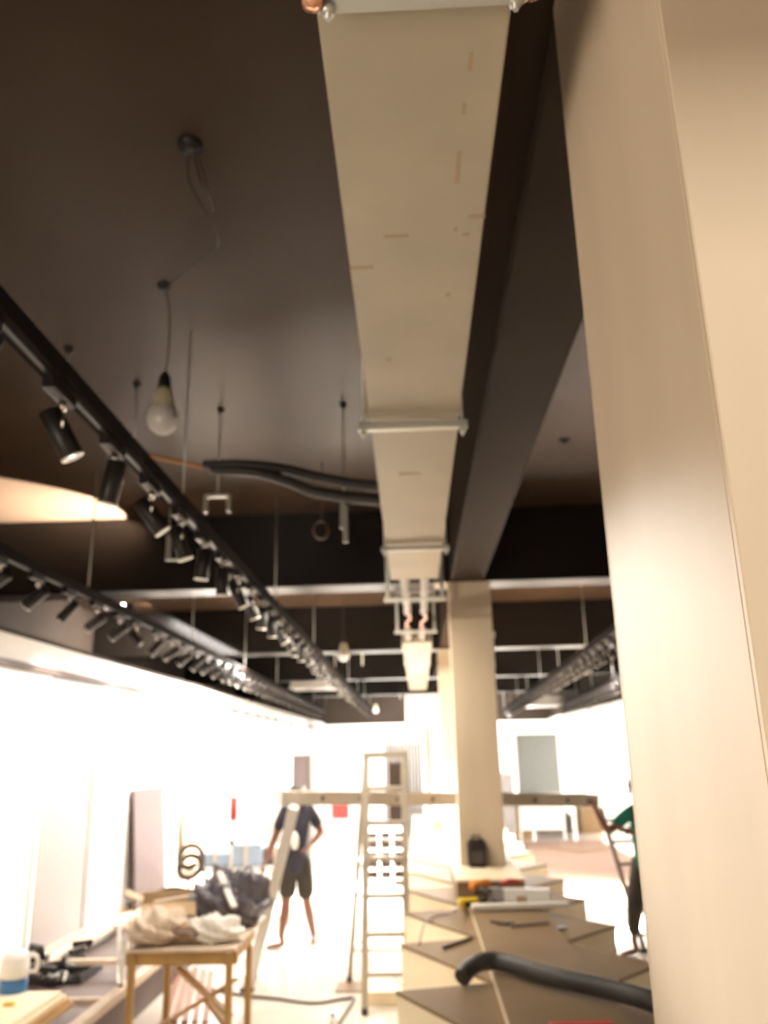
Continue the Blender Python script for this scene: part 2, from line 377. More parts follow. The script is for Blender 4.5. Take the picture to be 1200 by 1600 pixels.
for i, y, t in row(A2, B2, [3.9+.58*k for k in range(39) if k != 7], [(-.75, .1, -.55), (-.6, -.1, -.7), (-.85, .2, -.5)], 'black spotlight on the left wall track', 'spotlights on the left wall track'):
    if i % 2 == 0 and y > 6: lamp(t, (-.08, .03, -.26), (-.62, .15, -1.1), 130, 95, 1)
for i, y, t in row(A3, B3, [9+.55*k for k in range(37)], [(.6, .1, -.7), (.4, .2, -.8)], 'black spotlight on the right-hand track', 'spotlights on the right track', 1):
    if i % 4 == 0: lamp(t, (.08, .03, -.28), (2.0, .3, -1.6), 160, 90, 1)
for i, y, t in row(A4, B4, [14.3+.6*k for k in range(20)], [(.6, .1, -.7)], 'tiny spotlight on the track beside the right wall', 'spotlights on the far right track', 1):
    if i % 4 == 0: lamp(t, (.05, .03, -.28), (.7, .2, -1.2), 150, 90, 1)
# upturned spotlight added on the left track to make the bright ceiling patch
t = spot(line(A2, B2, 7.85), (-.6, .1, .75), 'added spotlight on the left track turned up at the ceiling', None)
lamp(t, (-.13, .05, .06), (-1.05, -.10, 1.06), 2000, 80, .1, (1, .98, .97), .004)
MB().box(-.34, -.06, .064, .067, .03, .148).build('light_blocker', M['black'], t)  # flap added to keep this light off the ceiling beam's face
MB().bar((-.08, .066, .05), (.0, .03, -.08), .006, .006).build('light_blocker_arm', M['black'], t)
# ================================================================ PENDANT BULBS, RODS, PIPES AT THE CEILING
def bulb(px, py, wpx, topx, topy, label, Z=ZC, lit=False, sag=0):
    top = at(topx, topy, Z=Z); c = at(px, py, Y=top.y); r = (at(px+wpx/2, py, Y=top.y)-c).length
    t = thing('pendant_bulb', label, 'light bulb', c)
    gm = M['glass'] if not lit else M['lens']
    MB().lathe([(0, -r), (.4*r, -.93*r), (.75*r, -.66*r), (.96*r, -.25*r), (r, .1*r), (.9*r, .5*r), (.72*r, .8*r)], n=24).build('glass_globe', gm, t)
    MB().lathe([(.72*r, .8*r), (.62*r, 1.4*r), (.5*r, 1.9*r), (.42*r, 2.0*r), (0, 2.0*r)], n=20).build('bulb_neck', M['base'], t)
    MB().lathe([(0, 1.95*r), (.36*r, 1.95*r), (.40*r, 2.2*r), (.34*r, 2.8*r), (.16*r, 3.15*r), (0, 3.15*r)], n=16).build('lamp_holder', M['black'], t)
    MB().tube(spline([(0, 0, 3.1*r), (sag, 0, (Z-c.z)*.5), (sag*.5, 0, (Z-c.z)*.8), (top.x-c.x, 0, Z-c.z)], 5), max(.004, r*.05), 6).build('flex', M['cord'], t)
    return top, t
top, t = bulb(254, 655, 50, 256, 447, 'large unlit bulb hanging on a cable at upper left', sag=.01)
MB().lathe([(0, -.02), (.03, -.018), (.035, 0)], (top.x, top.y, ZC), 10).build('ceiling_hook', M['black'], t, -t.location)
bulb(537, 1024, 19, 537, 935, 'bare white bulb hanging in the second ceiling bay left of the pipes')
bulb(587, 1110, 9, 587, 1068, 'tiny bulb hanging at the far end of the long track')
False and bulb(404, 1097, 8, 402, 1066, 'tiny bulb hanging above the left wall far along')
# ceiling outlet with dangling wires
p = at(297, 225, Z=ZC)
t = thing('ceiling_outlet', 'dark ceiling outlet plate with wires drooping to the bulb hook', 'outlet', p)
MB().lathe([(0, -.025), (.045, -.02), (.05, 0)], n=14).build('plate', M['black'], t)
q = top-p
for k in range(3):
    MB().tube(spline([(0, 0, -.02), (-.03+.02*k, .12*(k+1), -.09-.03*k), (.0, .5, -.10), (q.x*.5+.06, q.y*.7, -.06), (q.x, q.y, -.02)] if k == 0 else [(.01*k, 0, -.02), (.02*k, .1, -.10), (.01*k, .22+.05*k, -.04-.02*k)], 6), .004, 6).build('wire', M['black'], t)
for (px, py, lab) in ((882, 688, 'dark anchor stub on the ceiling right of the long beam'),):
    p = at(px, py, Z=ZC); tag(MB().lathe([(0, -.03), (.02, -.03), (.022, -.01), (.05, -.008), (.055, 0)], n=10).build('ceiling_anchor', M['black'], loc=p), lab, 'anchor')
def rod(tx, ty, bx, by, label, kind):
    a = at(tx, ty, Z=ZC); b = at(bx, by, Y=a.y); t = thing('hanger_rod', label, 'hanger', (a.x, a.y, b.z)); h = ZC-b.z
    MB().tube([(0, 0, 0), (0, 0, h)], .006, 8).build('threaded_rod', M['galv'], t)
    MB().lathe([(0, 0), (.02, 0), (.02, .02), (.03, .02), (.03, .03), (0, .03)], (0, 0, h-.03), 10).build('ceiling_flange', M['black'], t)
    if kind == 'clip':
        MB().box(-.028, -.004, -.01, .01, .1, .33, .002).build('clip', M['galv'], t); MB().box(.002, .026, -.01, .01, -.0, .26, .002).build('clip', M['galv'], t)
    if kind == 'u':
        MB().box(-.08, .08, -.02, .02, -.01, .012, .002).build('cross_bar', M['galv'], t)
        for s in (-1, 1): MB().box(s*.08-.012, s*.08+.012, -.02, .02, -.12, .012, .002).build('side_flange', M['galv'], t)
    if kind == 'l':
        MB().box(-.02, .02, -.015, .015, 0, .22, .002).build('strap', M['galv'], t); MB().box(-.02, .09, -.015, .015, -.012, .0, .002).build('foot', M['galv'], t)
rod(536, 632, 533, 848, 'steel rod with pale clips hanging left of the duct', 'clip')
rod(345, 640, 337, 775, 'steel rod ending in a small steel channel', 'u')
rod(215, 600, 215, 700, 'thin plain steel rod behind the unlit bulb', 'p')
rod(268, 765, 264, 874, 'short steel strap hanger with a foot in front of the first beam', 'l')
rod(108, 545, 106, 600, 'short steel rod above the near track spotlight', 'p')
# coil of wire hanging
a = at(506, 775, Z=ZC-.3); c = at(501, 828, Y=a.y)
t = thing('wire_coil', 'small brown coil of wire hanging under the black pipes', 'wire', c)
for k in range(3):
    MB().tube([(math.cos(u)*(.055+.006*k), .01*k, math.sin(u)*.075-.0) for u in [j*math.pi/8 for j in range(17)]], .006, 6, False).build('loop', M['plank'] if k == 1 else M['cord'], t)
MB().tube([(0, 0, .07), (.02, 0, .3), (.01, 0, ZC-c.z)], .004, 6).build('tail', M['cord'], t)
for (lab, pts, r, m) in (('upper of two black insulated pipes crossing behind the duct', [(318, 727), (380, 726), (440, 732), (500, 746), (560, 757), (640, 764)], .034, 'hose'),
                         ('lower of two black insulated pipes crossing behind the duct', [(330, 734), (400, 738), (450, 752), (490, 768), (550, 778), (640, 786)], .036, 'hose')):
    one(MB().tube(spline([at(x, y, Y=5.2) for x, y in pts]), r, 12), 'insulated_pipe', M[m], lab, 'pipe')
one(MB().tube(spline([at(190, 706, Y=5.2), at(245, 715, Y=5.2), at(322, 730, Y=5.2)]), .014, 8), 'orange_conduit', M['orange'], 'thin orange conduit running into the black pipes', 'conduit')
# pendant rods in far bays
for k, (x, y0, y1) in enumerate(((497, 1000, 1062), (498, 940, 1010), (565, 950, 1040), (530, 1055, 1090), (625, 1060, 1092), (672, 1050, 1092), (845, 950, 1010), (792, 1010, 1050), (868, 1020, 1050))):
    if k == 1: continue
    zt = ZC; a = at(x, y0, Z=zt); b = at(x, y1, Y=a.y)
    o = one(MB().tube([(0, 0, 0), (0, 0, zt-b.z)], .012, 6), 'hanger_rod', M['galv'], 'thin steel rod hanging from a far ceiling bay', 'hanger', 'thin rods in the far ceiling bays', (a.x, a.y, b.z))
# AC cassettes
def cassette(xa, xb, yt, yb, z, label):
    a = at(xa, yb, Z=z); b = at(xb, yb, Z=z); c = at((xa+xb)/2, yt, Z=z)
    t = thing('ceiling_cassette', label, 'air conditioner', ((a.x+b.x)/2, (c.y+a.y)/2, z)); w = (b.x-a.x)/2
    MB().box(-w, w, -w, w, 0, .3, .03).build('housing', M['whiteb'], t)
    MB().box(-w*1.08, w*1.08, -w*1.08, w*1.08, -.03, .0, .01).build('face_panel', M['white'], t)
    MB().box(-w*.5, w*.5, -w*.5, w*.5, -.036, -.028, .004).build('intake_grille', M['grey'], t)
    for s in (-1, 1):
        MB().tube([(s*w*.9, 0, .2), (s*w*.9, 0, ZC-z)], .01, 6).build('suspension_rod', M['galv'], t)
cassette(478, 543, 1062, 1085, 3.55, 'white ceiling cassette air conditioner hanging left of the far duct')
cassette(802, 856, 1095, 1110, 3.35, 'white ceiling cassette air conditioner hanging right of the middle column')
# ================================================================ STEPPED DISPLAY UNITS
ZT = .75
sp = thing('display_spine', 'long low board counter running down the middle between wedge displays', 'counter', (.37, 3.2, 0))
MB().box(.018, .532, 0, 14.6, 0, .782).build('carcass', M['ply2'], sp)
for k in range(6): MB().box(0, .55, k*2.44+.002, k*2.44+2.438, .782, .80, .002).build('top_board', M['ply3'], sp)
MB().box(0, .017, 0, 14.6, 0, .781).build('side_board', M['ply2'], sp); MB().box(.533, .55, 0, 14.6, 0, .781).build('side_board', M['ply2'], sp)
ORD = ['nearest', 'second', 'third', 'fourth', 'fifth', 'sixth', 'seventh', 'eighth', 'ninth', 'tenth', 'eleventh', 'twelfth', 'thirteenth', 'fourteenth', 'fifteenth', 'sixteenth']
def wedge(poly, loc, label, group):
    t = thing('display_unit', label, 'display unit', loc, 0, group)
    cx = sum(p[0] for p in poly)/3; cy = sum(p[1] for p in poly)/3
    inn = [(x+(cx-x)*.02, y+(cy-y)*.02) for x, y in poly]
    MB().prism(inn, 0, ZT-.018).build('carcass', M['ply2'], t)
    MB().prism(poly, ZT-.018, ZT).build('top_board', M['ply3'], t)
    return t
L = None; Rr = None
PL = [(-.537, 0), (0, .14), (0, -.97)]   # tip, far root, near root
PR = [(.463, 0), (0, .58), (0, -.50)]
for k in range(12):
    y = 5.0+1.13*k-(1.13 if k < 0 else 0)
    lab = '%s wedge display unit from the camera on the left side of the counter' % ORD[k]
    if L is None: L = wedge(PL, (.368, y, 0), lab, 'wedge displays left of the counter'); remember(None)
    else:
        t = dup(L); t.location = (.368, y, 0); t['label'] = lab
for k in range(12):
    y = 4.4+1.11*k
    lab = '%s wedge display unit from the camera on the right side of the counter' % ORD[k]
    if Rr is None: Rr = wedge(PR, (.922, y, 0), lab, 'wedge displays right of the counter'); remember(None)
    else:
        t = dup(Rr); t.location = (.922, y, 0); t['label'] = lab
# ================================================================ THINGS ON THE COUNTER
ZS = .80
# hose
pts = []
for (x, y, z) in ((722, 1528, .80), (733, 1514, .83), (752, 1503, .86), (785, 1503, .86), (830, 1516, .86), (880, 1530, .86), (950, 1545, .86), (1010, 1562, .86), (1060, 1580, .84)):
    pts.append(at(x, y, Z=z))
one(MB().tube(spline(pts), .047, 16), 'insulated_pipe', M['hose'], 'thick dark hose arching across the counter at lower right', 'hose')
def on(x, y, z=ZS): return at(x, y, Z=z)
# white board under tools
a, b = on(737, 1424), on(888, 1420)
a.z = b.z = ZS+.03
one(MB().bar(a, b, .09, .035, bev=.003), 'white_board', M['whiteb'], 'white board lying across the counter behind the loose tools', 'board')
t = thing('cardboard_carton', 'long white carton lying across the counter beside the column foot', 'box', on(812, 1416))
MB().box(-.24, .24, -.04, .06, .0, .13, .004, Matrix.Rotation(-.12, 3, 'Z')).build('carton_body', M['white'], t)
MB().box(-.245, -.12, -.045, .065, .0, .134, .003, Matrix.Rotation(-.12, 3, 'Z')).build('end_sleeve', M['grey'], t)
MB().box(-.02, .06, -.042, -.039, .03, .08, 0, Matrix.Rotation(-.12, 3, 'Z')).build('printed_patch', M['card'], t)
# power drill
t = thing('power_drill', 'orange and black power drill lying behind the yellow tool', 'power tool', on(742, 1416)+Vector((.02, .03, .085))); t.rotation_euler = (0, 0, .5)
MB().lathe([(0, 0), (.03, 0), (.035, .02), (.035, .17), (.025, .19), (.016, .21), (.012, .26), (0, .26)], (-.05, 0, .06), 14, (1, .1, .05)).build('motor_body', M['orangep'], t)
MB().tube([(0, 0, .05), (.01, -.08, .035), (.02, -.16, .03)], [.022, .02, .024], 10).build('handle', M['rubber'], t)
MB().lathe([(0, 0), (.018, 0), (.02, .05), (.01, .06), (0, .06)], (.2, .02, .07), 10, (1, .1, .05)).build('chuck', M['black'], t)
t = thing('yellow_tool', 'yellow power tool at the left end of the white board', 'power tool', on(736, 1418)); t.rotation_euler = (0, 0, .2)
MB().box(-.10, .06, -.04, .04, 0, .07, .012).build('tool_body', M['yellow'], t)
MB().tube([(.05, 0, .05), (.12, .01, .05), (.18, .02, .045)], .02, 10).build('grip', M['rubber'], t)
MB().box(-.06, .0, -.05, -.039, .01, .05, .004).build('side_plate', M['black'], t)
t = thing('red_clamp', 'small red handled clamp beside the column plinth', 'tool', on(800, 1415)+Vector((.02, .02, .07))); 
MB().tube([(-.1, 0, .09), (-.02, .02, .11), (.06, .0, .1)], .014, 8).build('red_handle', M['red'], t)
MB().tube([(-.12, 0, .03), (-.2, -.02, .03), (-.3, .02, .03)], .02, 8).build('black_bar', M['black'], t)
MB().tube([(-.1, 0, .09), (-.12, 0, .02)], .012, 8).build('jaw', M['black'], t)
# cable
one(MB().tube(spline([on(655, 1475, ZT+.01), on(663, 1445, ZT+.012), on(678, 1432, ZT+.012), on(700, 1428, ZT+.012), on(712, 1424, ZS+.03), on(720, 1405, ZS+.03), on(722, 1396, ZS+.06)]), .006, 6), 'power_cable', M['cord'], 'thin dark tool cable drooping over the left display units', 'cable')
for (x0, y0, x1, y1, z, w_, lab, nm, m) in ((692, 1484, 738, 1468, ZT, .018, 'short wooden stick lying on a left display unit', 'wooden_stick', 'brown'),
                                     (797, 1450, 858, 1444, ZS, .016, 'thin metal tool lying on the counter top', 'metal_file', 'alud'),):
    p, q = on(x0, y0, z), on(x1, y1, z); p.z = q.z = z+.012
    one(MB().bar(p, q, w_, .02, bev=.003), nm, M[m], lab, 'tool')
t = thing('hand_pliers', 'dark pliers lying open on the counter top', 'tool', on(790, 1445))
MB().bar((-.10, .06, .012), (.02, -.03, .012), .016, .016).build('handle', M['brown'], t); MB().bar((-.06, -.02, .012), (.02, -.03, .012), .014, .016).build('handle', M['brown'], t)
MB().box(.01, .06, -.05, -.01, .002, .022, .004).build('jaws', M['black'], t)
t = thing('black_bag', 'small black bag standing against the foot of the middle column', 'bag', (at(745, 1352, Z=.985).x, 8.0, .98))
MB().box(-.085, .085, -.06, .06, 0, .235, .025).build('bag_body', M['black'], t); MB().tube([(-.05, 0, .22), (-.03, 0, .26), (.03, 0, .26), (.05, 0, .22)], .008, 6).build('handle', M['black'], t); MB().box(-.055, .055, -.066, -.058, .04, .14, .004).build('front_pocket', M['rubber'], t)
p = on(870, 1452, ZT); one(MB().box(-.07, .07, -.03, .03, 0, .018, .006), 'plastic_offcut', M['grey'], 'small pale offcut lying on a right display unit', 'offcut', None, p)
p = on(915, 1607, ZS); one(MB().box(-.16, .12, -.03, .03, .0, .03, .006), 'red_level', M['red'], 'red strip tool at the bottom edge of the counter', 'tool', None, p+Vector((0, -.02, 0)))
# ================================================================ A-FRAME LADDER (centre)
def stepladder():
    f1 = at(570, 1585, Z=0); r1 = at(546, 1535, Z=0)
    tp = at(572, 1180, Y=7.62); W = (at(631, 1180, Y=7.62)-tp).length
    t = thing('step_ladder', 'aluminium A-frame step ladder standing beside the display units', 'ladder', (f1.x, f1.y, 0))
    o = Vector((f1.x, f1.y, 0)); tp = tp-o; r1 = r1-o
    H = tp.z; Wb = .34
    A0, A1_ = Vector((0, 0, 0)), Vector((Wb, 0, 0)); T0 = tp.copy(); T1 = tp+Vector((W, 0, 0))
    R0, R1 = Vector(r1), Vector((r1.x+Wb+.18, r1.y, 0))
    for a, b in ((A0, T0), (A1_, T1)): MB().bar(a, b, 0.055, .065, up=(0, 1, 0), bev=.004).build('front_rail', M['alu2'], t)
    for a, b in ((R0, T0+Vector((-.01, .12, 0))), (R1, T1+Vector((.01, .12, 0)))): MB().bar(a, b, .04, .045, up=(0, 1, 0), bev=.004).build('rear_rail', M['alu2'], t)
    for k in range(1, 7):
        s = k/7; p = A0.lerp(T0, s); q = A1_.lerp(T1, s)
        MB().bar(p, q, .085, .036, bev=.003).build('step', M['alu2'], t)
        if k in (1, 2, 4, 6):
            MB().bar(p+Vector((.02, .0, -.0)), p+Vector((.09, 0, -.11))+Vector((-.08, 0, 0)), .02, .008).build('step_gusset', M['alu2'], t)
            MB().bar(q.lerp(p, .35)+Vector((0, 0, -.01)), q+Vector((-.01, 0, -.13)), .02, .008).build('step_gusset', M['alu2'], t)
    for s in (.14, .38, .62):
        p = R0.lerp(T0+Vector((-.01, .12, 0)), s); q = R1.lerp(T1+Vector((.01, .12, 0)), s)
        MB().bar(p, q, .03, .02, bev=.002).build('rear_brace', M['alu2'], t)
    MB().bar(R0.lerp(T0, .14), R1.lerp(T1, .38), .02, .01).build('diagonal_brace', M['alu2'], t)
    MB().box(T0.x-.03, T1.x+.03, T0.y-.05, T0.y+.16, T0.z-.03, T0.z+.03, .006).build('top_cap', M['alu2'], t)
    for p, nm in ((A0, 0), (A1_, 0), (R0, 1), (R1, 1)): MB().box(p.x-.025, p.x+.025, p.y-.045, p.y+.045, 0, .05, .006).build('rubber_foot', M['rubber'], t)
    p = A0.lerp(T0, .5); q = R0.lerp(T0, .55); MB().bar(p, q, .012, .02).build('spreader', M['alu2'], t)
stepladder()
# plank
pa, pb = at(440, 1246, Y=8.25), at(926, 1250, Y=9.35)
t = thing('scaffold_plank', 'long aluminium plank held level between the ladders at head height', 'plank', pa); d = pb-pa
MB().bar((0, 0, 0), d, .24, .05, bev=.004).build('deck', M['alud'], t)
n = Vector((-d.y, d.x, 0)).normalized()
for s in (-1, 1): MB().bar(n*(s*.125), d+n*(s*.125), .014, .12, bev=.003).build('side_channel', M['alu2'], t)
for k in range(1, 9): MB().box(-.012, .012, -.003, .003, -.02, .02).build('rung_end', M['black'], t, d*(k/9)-n*.133)
MB().bar(-n*.14+Vector((0, 0, 0)), n*.14, .05, .14, bev=.004).build('end_cap', M['alud'], t)
# left leaning ladder seen edge-on
def lean_ladder(base, top, depth, rungs, label, m, w_=.095):
    b = Vector(base); d = Vector(top)-b; t = thing('ladder', label, 'ladder', b); dp = Vector(depth)
    for k in (0, 1):
        MB().bar(dp*k, d+dp*k, w_, .028, up=dp, bev=.004).build('stile', M[m], t)
    for k in range(1, rungs+1):
        p = d*((k-.3)/(rungs+.3)); MB().tube([p-dp*.04, p+dp*1.02], .016, 8).build('rung', M[m], t)
        MB().lathe([(0, -.004), (.016, -.004), (.016, .0), (0, 0)], p-dp.normalized()*.016, 8, -dp).build('rung_cap', M['rubber'], t)
    for k in (0, 1): MB().box(-.06, .06, -.03, .03, 0, .035, .006).build('rubber_foot', M['rubber'], t, dp*k)
lean_ladder(at(386, 1550, Z=0), at(459, 1262, Y=7.72), (-.05, .42, 0), 6, 'aluminium ladder leaning under the left end of the plank, seen edge-on', 'alu')
lean_ladder(at(1008, 1488, Z=0), at(938, 1262, Y=9.62), (.40, .08, 0), 6, 'dark ladder behind the foreground column, held by the man in green', 'brown', .07)
# ================================================================ PEOPLE
def skin(name, pts, edges, radii, m, parent, roots=(0,), sub=2):
    me = bpy.data.meshes.new(name); me.from_pydata(pts, edges, []); me.materials.append(m)
    o = bpy.data.objects.new(name, me); C.objects.link(o); o.parent = parent
    md = o.modifiers.new('Skin', 'SKIN'); md.use_smooth_shade = True
    if not me.skin_vertices: pass
    sv = me.skin_vertices[0].data if me.skin_vertices else None
    if sv is None:
        bm = bmesh.new(); bm.from_mesh(me); bm.verts.layers.skin.verify(); bm.to_mesh(me); bm.free(); sv = me.skin_vertices[0].data
    for i, r in enumerate(radii):
        sv[i].radius = r if isinstance(r, tuple) else (r, r); sv[i].use_root = i in roots
    s = o.modifiers.new('Subdivision', 'SUBSURF'); s.levels = sub; s.render_levels = sub
    return o
def person(J, label, sex_shirt, shorts, loc, rz, long_legs=False, feet_dir=((0, -1), (0, -1))):
    """J: joints in metres relative to loc: pelvis, chest, neck, head, then L/R shoulder, elbow, wrist, hip, knee, ankle"""
    t = thing('person', label, 'person', loc, rz)
    V = {k: Vector(v) for k, v in J.items()}
    P = []; E = []; R = []; idx = {}
    def add(n, p, r, pr=None):
        idx[n] = len(P); P.append(tuple(p)); R.append(r)
        if pr: E.append((idx[pr], idx[n]))
    add('pelvis', V['pelvis'], (.13, .09)); add('waist', V['pelvis'].lerp(V['chest'], .45), (.12, .085), 'pelvis'); add('chest', V['chest'], (.155, .105), 'waist')
    add('neck0', V['neck'], (.055, .055), 'chest'); add('neck1', V['neck'].lerp(V['head'], .45), (.052, .052), 'neck0')
    add('head', V['head'], (.078, .092), 'neck1'); add('crown', V['head']+Vector((0, .01, .085)), (.068, .078), 'head')
    for s in ('l', 'r'):
        add('sh'+s, V['sh'+s], .058, 'chest'); add('ua'+s, V['sh'+s].lerp(V['el'+s], .5), .052, 'sh'+s); add('el'+s, V['el'+s], .043, 'ua'+s)
        add('fa'+s, V['el'+s].lerp(V['wr'+s], .4), .042, 'el'+s); add('wr'+s, V['wr'+s], .025, 'fa'+s)
        d = (V['wr'+s]-V['el'+s]).normalized(); add('pa'+s, V['wr'+s]+d*.05, (.038, .018), 'wr'+s); add('kn'+s+'k', V['wr'+s]+d*.085, (.04, .016), 'pa'+s)
        add('hi'+s, V['hi'+s], .088, 'pelvis'); add('th'+s, V['hi'+s].lerp(V['kn'+s], .5), .082, 'hi'+s); add('kn'+s, V['kn'+s], .053, 'th'+s)
        add('ca'+s, V['kn'+s].lerp(V['an'+s], .35)+Vector((0, .012, 0)), .06, 'kn'+s); add('an'+s, V['an'+s], .034, 'ca'+s)
        fd = Vector((*feet_dir[0 if s == 'l' else 1], 0)).normalized(); a = V['an'+s]
        add('he'+s, Vector((a.x, a.y, .038))-fd*.03, .036, 'an'+s); add('ba'+s, Vector((a.x, a.y, .028))+fd*.11, (.042, .026), 'he'+s); add('to'+s, Vector((a.x, a.y, .02))+fd*.17, (.036, .018), 'ba'+s)
    skin('body', P, E, R, M['skin'], t)
    # fingers
    for s in ('l', 'r'):
        d = (V['wr'+s]-V['el'+s]).normalized(); side = d.orthogonal().normalized(); up = d.cross(side)
        if abs(side.z) > abs(up.z): side, up = up, side
        fp = []; fe = []; fr = []; ro = []
        for k, ln in enumerate((.068, .078, .072, .056)):
            b = V['wr'+s]+d*.08+side*(.03-.02*k); n0 = len(fp); ro.append(n0)
            for j in range(4): fp.append(tuple(b+d*ln*j/3+up*(-.012*j*j/3))); fr.append(.0095-.001*j)
            fe += [(n0, n0+1), (n0+1, n0+2), (n0+2, n0+3)]
        b = V['wr'+s]+d*.035+side*.03; n0 = len(fp); ro.append(n0)
        for j in range(3): fp.append(tuple(b+(d*.7+side*.75).normalized()*.028*j+up*(-.006*j))); fr.append(.011-.001*j)
        fe += [(n0, n0+1), (n0+1, n0+2)]
        skin('fingers', fp, fe, fr, M['skin'], t, ro, 1)
    # head features
    h = V['head']
    MB().lathe([(0, .105), (.05, .095), (.078, .065), (.092, .02), (.088, -.01), (.07, -.03)], h+Vector((0, .022, .06)), 16, (0, .35, 1)).build('hair', M['hair'], t)
    MB().tube([h+Vector((0, -.088, .03)), h+Vector((0, -.112, -.005)), h+Vector((0, -.09, -.012))], [.008, .015, .01], 8).build('nose', M['skin'], t)
    for s in (-1, 1):
        MB().lathe([(0, -.004), (.012, -.003), (.013, .003), (0, .005)], h+Vector((s*.032, -.083, .022)), 10, (0, -1, 0)).build('eye', M['white'], t)
        MB().lathe([(0, .005), (.006, .0055)], h+Vector((s*.032, -.083, .022)), 8, (0, -1, 0)).build('iris', M['black'], t)
        MB().lathe([(0, -.008), (.022, -.006), (.026, .004), (0, .006)], h+Vector((s*.083, .005, .005)), 12, (1, .3, 0)).build('ear', M['skin'], t)
    MB().tube([h+Vector((-.024, -.085, -.042)), h+Vector((0, -.095, -.044)), h+Vector((.024, -.085, -.042))], .006, 6).build('mouth', M['plank'], t)
    # shirt
    SP = [V['pelvis']+Vector((0, 0, -.13)), V['pelvis'].lerp(V['chest'], .45), V['chest'], V['neck']+Vector((0, 0, -.015))]
    SR = [(.178, .13), (.172, .13), (.178, .13), (.072, .07)]; SE = [(0, 1), (1, 2), (2, 3)]
    for s in ('l', 'r'):
        n0 = len(SP); SP += [V['sh'+s]+Vector((0, 0, .005)), V['sh'+s].lerp(V['el'+s], .45), V['sh'+s].lerp(V['el'+s], .78)]; SR += [.073, .068, .066]; SE += [(2, n0), (n0, n0+1), (n0+1, n0+2)]
    skin('shirt', [tuple(p) for p in SP], SE, SR, M[sex_shirt], t)
    TP = [V['pelvis']+Vector((0, 0, .13)), V['pelvis']+Vector((0, 0, -.03))]; TR = [(.155, .115), (.162, .12)]; TE = [(0, 1)]
    for s in ('l', 'r'):
        n0 = len(TP); e = .98 if not long_legs else .98
        TP += [V['hi'+s], V['hi'+s].lerp(V['kn'+s], .5), V['hi'+s].lerp(V['kn'+s], .95)]; TR += [.112, .106, .094]; TE += [(1, n0), (n0, n0+1), (n0+1, n0+2)]
        if long_legs: TP.append(V['an'+s]+Vector((0, 0, .03))); TR.append(.06); TE.append((n0+2, n0+3))
    skin('shorts' if not long_legs else 'trousers', [tuple(p) for p in TP], TE, TR, M[shorts], t)
    return t
# walking man on the left (joint positions read from the photo at his distance)
YP = 9.72
def jp(x, y, dy=0): p = at(x, y, Y=YP+dy); return p
org = Vector((at(462, 1480, Y=YP).x, YP, 0))
def jr(x, y, dy=0): q = jp(x, y, dy); return (q.x-org.x, q.y-org.y, q.z)
JL = dict(pelvis=jr(464, 1348), chest=jr(464, 1284), neck=jr(463, 1264, -.03), head=jr(460, 1251, -.10), shl=jr(443, 1268), ell=jr(430, 1308, .03), wrl=jr(416, 1343, -.05),
          shr=jr(485, 1266), elr=jr(502, 1300, .05), wrr=jr(486, 1319, -.12), hil=jr(453, 1362), knl=jr(447, 1408), anl=jr(439, 1466, -.05), hir=jr(475, 1362), knr=jr(479, 1408, .05), anr=jr(490, 1460, .25))
pt = person(JL, 'man in dark t-shirt and shorts walking barefoot behind the left ladder', 'shirt', 'shorts', org, 0, feet_dir=((-1, -.3), (.1, -1)))
p = at(460, 1314, Y=YP-.2); tag(MB().lathe([(0, -.09), (.03, -.085), (.045, -.03), (.04, .04), (.015, .09), (0, .095)], n=12).build('white_pouch', M['white'], loc=p-Vector((0, -.03, 0))), 'white pouch at the walking man\'s waist', 'pouch')
# man in green
YG = 9.15
og = Vector((at(1012, 1400, Y=YG).x, YG, 0))
def jg(x, y, dy=0): q = at(x, y, Y=YG+dy); return (q.x-og.x, q.y-og.y, q.z)
JG = dict(pelvis=jg(1012, 1350), chest=jg(1010, 1286, -.02), neck=jg(1006, 1256, -.04), head=jg(996, 1238, -.08), shl=jg(986, 1268, -.02), ell=jg(950, 1300, -.12), wrl=jg(930, 1262, -.33),
          shr=jg(1036, 1270), elr=jg(1030, 1310, -.12), wrr=jg(985, 1300, -.30), hil=jg(1000, 1362), knl=jg(992, 1412, -.06), anl=jg(990, 1468), hir=jg(1026, 1362), knr=jg(1028, 1412), anr=jg(1032, 1466, .1))
person(JG, 'man in green shirt behind the foreground column gripping the plank end', 'green', 'shorts', og, 0, True, ((-1, -.4), (-.3, -1)))
# ================================================================ LEFT FOREGROUND: platform, trestle, clutter
pf = thing('low_platform', 'low timber framed platform base along the left wall with dark tray', 'platform', (-2.32, 5.0, 0))
MB().bar((0, -1.0, .29), (0, 5.6, .29), .09, .06, bev=.004).build('outer_rail', M['pale'], pf)
MB().bar((-.02, -1.0, .13), (-.02, 5.6, .13), .04, .26).build('kick_board', M['brown'], pf)  # shadow on the platform's side, put into the dark brown colour
MB().bar((-1.0, -1.0, .29), (-1.0, 5.6, .29), .12, .06, bev=.004).build('inner_rail', M['pale'], pf)
MB().box(-1.05, -.045, -1.0, 5.6, 0, .16).build('tray_floor', M['brown'], pf)
for y in (1.7, 2.9, 4.4): MB().bar((-.95, y, .28), (-.04, y, .28), .06, .05, bev=.003).build('cross_bar', M['pale'], pf)
st = thing('folding_stand', 'pale two-legged folding stand upright on the low platform', 'stand', at(190, 1540, Z=.32))
MB().bar((0, 0, 0), (0, .05, .30), .03, .03).build('leg', M['alu'], st); MB().bar((-.02, 0, 0), (-.13, .25, .36), .03, .03).build('leg', M['alu'], st); MB().bar((-.10, .2, .16), (0, .03, .16), .02, .02).build('tie_bar', M['alu'], st)
MB().lathe([(0, 0), (.02, 0), (.02, .012), (0, .012)], (0, -.02, .0), 8).build('foot', M['black'], st)
